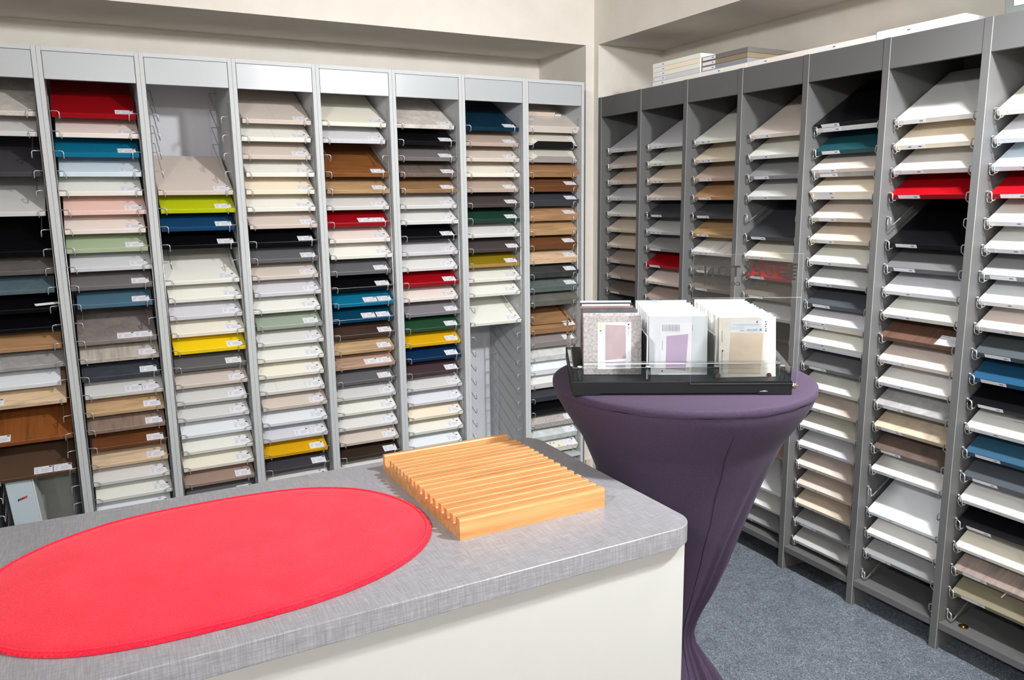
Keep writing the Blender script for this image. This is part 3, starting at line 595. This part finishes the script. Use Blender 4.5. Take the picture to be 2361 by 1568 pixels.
for z in zs:
    for k in range(n):
        a = 2 * math.pi * k / n; r = rad(z); t = (1.078 - z) / 1.078
        foldamp = (0.0 if z > 0.96 else min(1, (0.96 - z) / 0.40)) * (1 if z > 0.3 else 1.2)
        tw = a + 0.9 * t
        f = 0
        for c0, wd, am in ((-1.42, 60, 0.012), (-1.16, 52, 0.022), (-0.98, 80, 0.016), (-0.78, 60, 0.024), (-0.60, 60, 0.018), (-2.75, 40, 0.012), (-2.5, 60, 0.010), (1.2, 24, 0.014), (1.6, 36, 0.012), (2.6, 30, 0.012), (0.3, 30, 0.012)):
            d = (a - c0 + math.pi) % (2 * math.pi) - math.pi
            f += am * math.exp(-(d * (wd / (6 + 20 * max(0.045, r)))) ** 2 * 6)
        f *= foldamp * min(1.0, r / 0.09)
        lobes = 0.055 * max(0, (0.30 - z) / 0.30) * (0.5 + 0.5 * math.cos(4 * (a + 0.55))) - 0.03 * max(0, (0.30 - z) / 0.30)
        rr = r + f + lobes
        b.v.append((rr * math.cos(a), rr * math.sin(a), z))
for i in range(90):
    for k in range(n): b.face([i * n + k, i * n + (k + 1) % n, (i + 1) * n + (k + 1) % n, (i + 1) * n + k], 0, True)
sk = b.build('stretch_skirt', FABRIC, tb)
b = MB(); spts = []
for i in range(4, 74):
    k = int(round((2 * math.pi + R(-109 + 12 * i / 74)) / (2 * math.pi) * n)) % n; p = Vector(sk.data.vertices[i * n + k].co); d = Vector((p.x, p.y, 0)).normalized(); spts.append(p + d * 0.0002)
sm_ = spts
for _ in range(8): sm_ = [sm_[0]] + [(sm_[i - 1] + sm_[i] + sm_[i + 1]) / 3 for i in range(1, len(sm_) - 1)] + [sm_[-1]]
b.tube(sm_, 0.0009, 5); b.build('seam', simple('dark_seam', '1d1722', 0.9), sk)
b = MB(); prof = [(0.0, TZ), (0.30, TZ), (0.346, TZ), (0.3525, TZ - 0.0015), (0.3555, TZ - 0.005), (0.3560, TZ - 0.012), (0.3555, TZ - 0.020), (0.3535, TZ - 0.0215), (0.3505, TZ - 0.0205)]
n = 128
for r, z in prof[1:]:
    for k in range(n):
        a = 2 * math.pi * k / n; wob = (0.0012 * math.sin(a * 9 + 1) + 0.0008 * math.sin(a * 23)) if z < TZ - 0.015 else 0
        b.v.append((r * math.cos(a), r * math.sin(a), z + wob))
for j in range(len(prof) - 2):
    for k in range(n): b.face([j * n + k, j * n + (k + 1) % n, (j + 1) * n + (k + 1) % n, (j + 1) * n + k], 0, True)
b.face(list(range(n)), 0)
b.build('top_cover', FABRIC, tb)

# ------------------------------------------------------------------ tile display box on the table
DA = R(-29.92); DO = Vector((1.1526, -1.9296, TZ)); DL = 0.5475; DD = 0.47; BH = 0.0355
dsp = empty('tile_display', DO, (0, 0, DA)); tag(dsp, 'black based clear acrylic display box for tile samples on the round table', 'display box')
BLK = simple('black_powder_coat', '0e0f12', 0.5, 0.0, 0.3)
b = MB(); b.prism([(0, 0), (0.066, 0), (0.073, 0.0045), (DL - 0.085, 0.0045), (DL - 0.078, 0), (DL, 0), (DL, BH), (0, BH)], 'y', 0, DD); b.build('base', BLK, dsp, loc=(0, 0, 0.0003), bevel=0.0015)
def sheet(name, a, edge_axis='x', parent=dsp):
    """thin acrylic sheet with brighter cut edges"""
    b = MB(); b.box(*a); me = b.mesh(name, [ACR, ACE], fix=True)
    dims = [a[1] - a[0], a[3] - a[2], a[5] - a[4]]; thin = dims.index(min(dims))
    for p in me.polygons: p.material_index = 0 if abs(p.normal[thin]) > 0.9 else 1
    return link(name, me, parent)
sheet('front_rail', (0.002, DL - 0.002, 0.003, 0.006, BH, BH + 0.036))
sheet('rail_lip', (0.030, DL - 0.030, 0.0062, 0.030, BH + 0.044, BH + 0.0465))
b = MB()
for X in (0.002, DL - 0.005):
    b.prism([(0.006, BH), (DD - 0.01, BH), (DD - 0.01, BH + 0.10), (DD - 0.06, BH + 0.10), (0.006, BH + 0.036)], 'x', X, X + 0.003)
    sd = b.build('side_wall', ACR, dsp); b = MB()
for u in (0.020, 0.191, 0.362, DL - 0.022):
    b = MB(); b.tube([(u, 0.014, BH), (u, 0.014, BH + 0.036)], 0.0065, 14); b.build('clear_post', ACE if False else ACR, dsp)
    b = MB(); b.tube([(u, 0.014, BH + 0.0362), (u, 0.014, BH + 0.0375)], 0.0063, 14); b.build('post_cap', ACE, dsp)
for u in (0.191, 0.362): sheet('partition', (u - 0.0015, u + 0.0015, 0.03, DD - 0.02, BH, BH + 0.11))
# upright sign sheet with mirrored lettering, screwed to the front
SX0, SX1 = 0.2945, 0.5570
sheet('sign_sheet', (SX0, SX1, -0.0035, -0.0005, 0.030, 0.246))
sheet('sign_header', (SX0, SX1 + 0.002, 0.0005, 0.0035, 0.244, 0.352))
for u in (0.362, 0.487):
    b = MB(); b.tube([(u, -0.0062, 0.052), (u, -0.0036, 0.052)], 0.0062, 16); b.tube([(u, -0.0070, 0.052), (u, -0.0063, 0.052)], 0.0025, 6, 1); b.build('screw', [simple('copper_screw', '8a6a66', 0.25, 1.0), BLACKINK], dsp)
b = MB(); b.tube([(DL, 0.010, 0.022), (DL + 0.008, 0.010, 0.022)], 0.0085, 20); b.tube([(DL + 0.008, 0.010, 0.022), (DL + 0.010, 0.010, 0.022)], 0.0070, 20); b.tube([(DL + 0.010, 0.010, 0.022), (DL + 0.020, 0.010, 0.022)], 0.0015, 8); b.build('barrel_lock', simple('gold_chrome', 'cdb79b', 0.22, 1.0), dsp)
b = MB(); b.box(0.468, 0.487, -0.0006, 0.0, 0.0095, 0.0108); b.box(0.475, 0.483, -0.0006, 0, 0.0108, 0.0122); b.build('scuff', simple('scuff_grey', '9a9a9c', 0.6), dsp)
SGN = simple('black_lettering', '0c0c0e', 0.5)
def sign_text(body, height_m, cx, cz, width=None, spacing=1.0):
    me = text_mesh(body, height_m, SGN, 0.0002, spacing, 0.02); o = link('lettering', me, dsp, (cx, 0.0042, cz), (R(90), 0, R(180)))
    if width: o.scale = (width / me['w'], 1, 1)
    return o
# photo: N O T K E D from left to right, mirrored, so it reads from behind
sign_text('DEKTON', 0.0375, 0.406, 0.3105, 0.168, 1.35)
sign_text('\u00ae', 0.011, 0.3120, 0.3180)
sign_text('COSENTINO', 0.0118, 0.3655, 0.2795, 0.088, 1.1)
sign_text('Designed by', 0.0118, 0.448, 0.2795, 0.066)
b = MB()
for j, (a, c) in enumerate([(0.5203, 0.5462), (0.507, 0.5455), (0.502, 0.545), (0.5056, 0.5445), (0.516, 0.5435)]):
    z = 0.3251 - j * 0.0088; h = 0.0027; b.prism([(a + 0.0027 + h * math.cos(R(q)), z + h * math.sin(R(q))) for q in range(90, 271, 30)] + [(c - 0.0027 + h * math.cos(R(q)), z + h * math.sin(R(q))) for q in range(-90, 91, 30)], 'y', 0.0037, 0.0041)
b.build('logo', SGN, dsp)
# tiles: top-level things standing in the display
dm = Matrix.Translation(DO) @ Matrix.Rotation(DA, 4, 'Z')
TW, TH_ = 0.1505, 0.1525
def tile(u, v, m, label, th=0.008, lean=R(6), w=TW, h=TH_, du=0.0, rot=0.0, z0=0.001):
    b = MB(); b.box(-w / 2, w / 2, 0, th, 0, h)
    o = b.build('sample_tile', m, None, bevel=0.0007, seg=1)
    M = dm @ Matrix.Translation((u + du, v, BH + z0)) @ Matrix.Rotation(rot, 4, 'Z') @ Matrix.Rotation(-lean, 4, 'X')
    o.matrix_world = M; return tag(o, label, 'tile', 'tile samples in the acrylic display')
def tstk(o, quads, name='sticker'):
    """flat printed sticker on a tile's front: list of (polygon of (x,z), material)"""
    b = MB(); ms = []
    for i, (poly, m) in enumerate(quads):
        if m not in ms: ms.append(m)
        y = -0.0003 - 0.00012 * i; b.add([(x, y, z) for x, z in poly], [tuple(range(len(poly)))], ms.index(m))
    return b.build(name, ms, o, fix=False)
def rc(x0, x1, z0, z1): return [(x0, z0), (x1, z0), (x1, z1), (x0, z1)]
SP = simple('tile_sticker', 'cfd1d7', 0.5); GRN = simple('green_print', 'a9c46a', 0.6); BLU = simple('blue_print', '4b6ea8', 0.6); GPR = simple('grey_print', '9a9aa6', 0.6)
L0 = [('dfe4ec', 'p', 'white back tile'), ('30323a', 's', 'dark tile with pale label'), ('94746c', 's', 'reddish brown tile'), ('55504e', 'm', 'dark speckled tile'), ('56565e', 's', 'dark grey tile'), ('b9b4b2', 'm', 'light grey flecked tile')]
vs_ = [0.385, 0.345, 0.275, 0.235, 0.205, 0.135]
nm = ['sixth', 'fifth', 'fourth', 'third', 'second', 'first']
for j, ((hx, kd, ds), v) in enumerate(zip(L0, vs_)):
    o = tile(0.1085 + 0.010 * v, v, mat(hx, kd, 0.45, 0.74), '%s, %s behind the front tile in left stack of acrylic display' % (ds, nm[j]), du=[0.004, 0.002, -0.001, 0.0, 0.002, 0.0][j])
    if j == 1: tstk(o, [(rc(-0.07, 0.07, 0.11, 0.148), SP)])
o = tile(0.1085, 0.080, mat('8f8b8a', 'm', 0.5), 'grey flecked tile with white label at front of left stack in acrylic display', th=0.010)
tstk(o, [(rc(-0.038, 0.048, 0.014, 0.136), SP), ([(-0.019, 0.037), (0.035, 0.042), (0.035, 0.128), (-0.019, 0.131)], mat('8f7f82', 'u')), (rc(-0.018, 0.034, 0.018, 0.025), GPR),
         (rc(-0.033, -0.026, 0.120, 0.132), GRN), (rc(-0.033, -0.028, 0.112, 0.117), BLU), (rc(-0.0295, -0.0290, 0.045, 0.106), GPR), (rc(-0.0255, -0.0250, 0.045, 0.106), GPR),
         ([(0.039, 0.131), (0.0415, 0.128), (0.044, 0.131), (0.044, 0.133), (0.0415, 0.132), (0.039, 0.133)], BLACKINK)])
def ttext(o, body, size, x, z, ang, m=GPR, width=None):
    me = text_mesh(body, size, m, 0.0001); t_ = link('lettering', me, o, (x, -0.0017, z), (R(90), R(ang), 0))
    if width: t_.scale = (width / me['w'], 1, 1)
ttext(o, 'DEKTON', 0.0058, 0.0415, 0.116, 90, BLACKINK)
ttext(o, 'SAMPLE COLOUR' if False else 'DEKTON', 0.0040, 0.0415, 0.062, 90)
mid = ['e3e6ea', 'dcdedf', 'e6e8ea', 'e2e4e6', 'eaebeb', 'e4e6e8', 'e9e9e6', 'aeb6bc']
vm = [0.112, 0.142, 0.172, 0.205, 0.240, 0.280, 0.325, 0.385]
for j in range(7, -1, -1):
    ds = 'grey blue tile at the very back' if j == 7 else 'white tile, %s behind the front one' % ['first', 'second', 'third', 'fourth', 'fifth', 'sixth', 'seventh'][j]
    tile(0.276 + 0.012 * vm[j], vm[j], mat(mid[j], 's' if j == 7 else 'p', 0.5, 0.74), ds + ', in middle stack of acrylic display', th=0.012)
o = tile(0.2765, 0.072, mat('c4c9cf', 'p', 0.5), 'white linen tile with lilac picture at front of middle stack in acrylic display', th=0.013)
LIL = mat('a594ad', 'p')
tstk(o, [(rc(-0.046, 0.036, 0.006, 0.136), SP), ([(-0.032, 0.016), (0.020, 0.011), (0.026, 0.106), (-0.030, 0.101)], LIL), ([(0.030, 0.040), (0.033, 0.040), (0.035, 0.106), (0.030, 0.092)], simple('pale_lilac', 'ddd0e2', 0.5)),
         (rc(0.022, 0.029, 0.013, 0.019), simple('yellow_green_print', 'c0bc52', 0.6)), ([(-0.043, 0.009), (-0.038, 0.009), (-0.0405, 0.013)], BLACKINK), (rc(-0.041, -0.0395, 0.065, 0.090), GPR), (rc(0.036, 0.0375, 0.114, 0.130), GPR)]
     + [(rc(-0.041 + 0.0028 * q, -0.0402 + 0.0028 * q + (0.0008 if q % 3 == 0 else 0), 0.114, 0.131), GPR) for q in range(16)])
vr = [0.088, 0.112, 0.138, 0.166, 0.190, 0.222, 0.255, 0.290, 0.322, 0.355, 0.395]
rr_ = ['ebe6e0', 'eeeeea', 'f1f0ec', 'eceae4', 'f2f1ee', 'e6e8e4', 'efefec', 'ececea', 'f0efec', 'e8e6e2', 'f3f3f1']
for j in range(10, -1, -1):
    ds = 'cream white tile at the very back' if j == 10 else 'cream white tile, %s behind the front one' % ['first', 'second', 'third', 'fourth', 'fifth', 'sixth', 'seventh', 'eighth', 'ninth', 'tenth'][j]
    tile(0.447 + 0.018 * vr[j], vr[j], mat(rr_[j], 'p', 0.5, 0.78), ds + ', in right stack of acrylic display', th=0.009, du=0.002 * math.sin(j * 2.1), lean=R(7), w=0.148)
o = tile(0.4475, 0.045, mat('cdc6bf', 'u', 0.5), 'cream tile with tan picture at front of right stack in acrylic display', th=0.011, lean=R(7), w=0.146, z0=-0.0005 + 0.001, rot=R(3))
tstk(o, [(rc(-0.044, 0.040, 0.112, 0.143), simple('blue_white_paper', 'c9cdd5', 0.5)), ([(-0.050, 0.010), (0.033, 0.008), (0.042, 0.112), (-0.042, 0.115)], mat('c0ae9c', 'u')),
         (rc(-0.036, 0.036, 0.134, 0.1346), GPR), (rc(-0.028, 0.030, 0.1315, 0.1320), GPR), (rc(-0.040, -0.010, 0.1245, 0.1250), GPR), (rc(-0.040, -0.008, 0.1275, 0.1280), GPR), (rc(-0.020, -0.008, 0.1185, 0.1200), GPR),
         ([(0.031, 0.1185), (0.036, 0.1180), (0.036, 0.1225), (0.033, 0.1235), (0.031, 0.1215)], BLU), (rc(0.023, 0.026, 0.1385, 0.1425), BLACKINK),
         (rc(-0.0655, -0.0645, 0.020, 0.070), BLACKINK), (rc(-0.0650, -0.0620, 0.066, 0.071), BLACKINK), (rc(-0.0655, -0.0645, 0.090, 0.120), BLACKINK)])
ttext(o, 'DEKTON', 0.0062, 0.012, 0.1205, 180, BLU, 0.026)
for q, z in enumerate((0.116, 0.121, 0.127, 0.133, 0.139)): tstk(o, [(rc(0.045 + 0.001 * (q % 2), 0.050 - 0.001 * (q % 3), z, z + 0.0028), BLACKINK)], 'ink_mark')
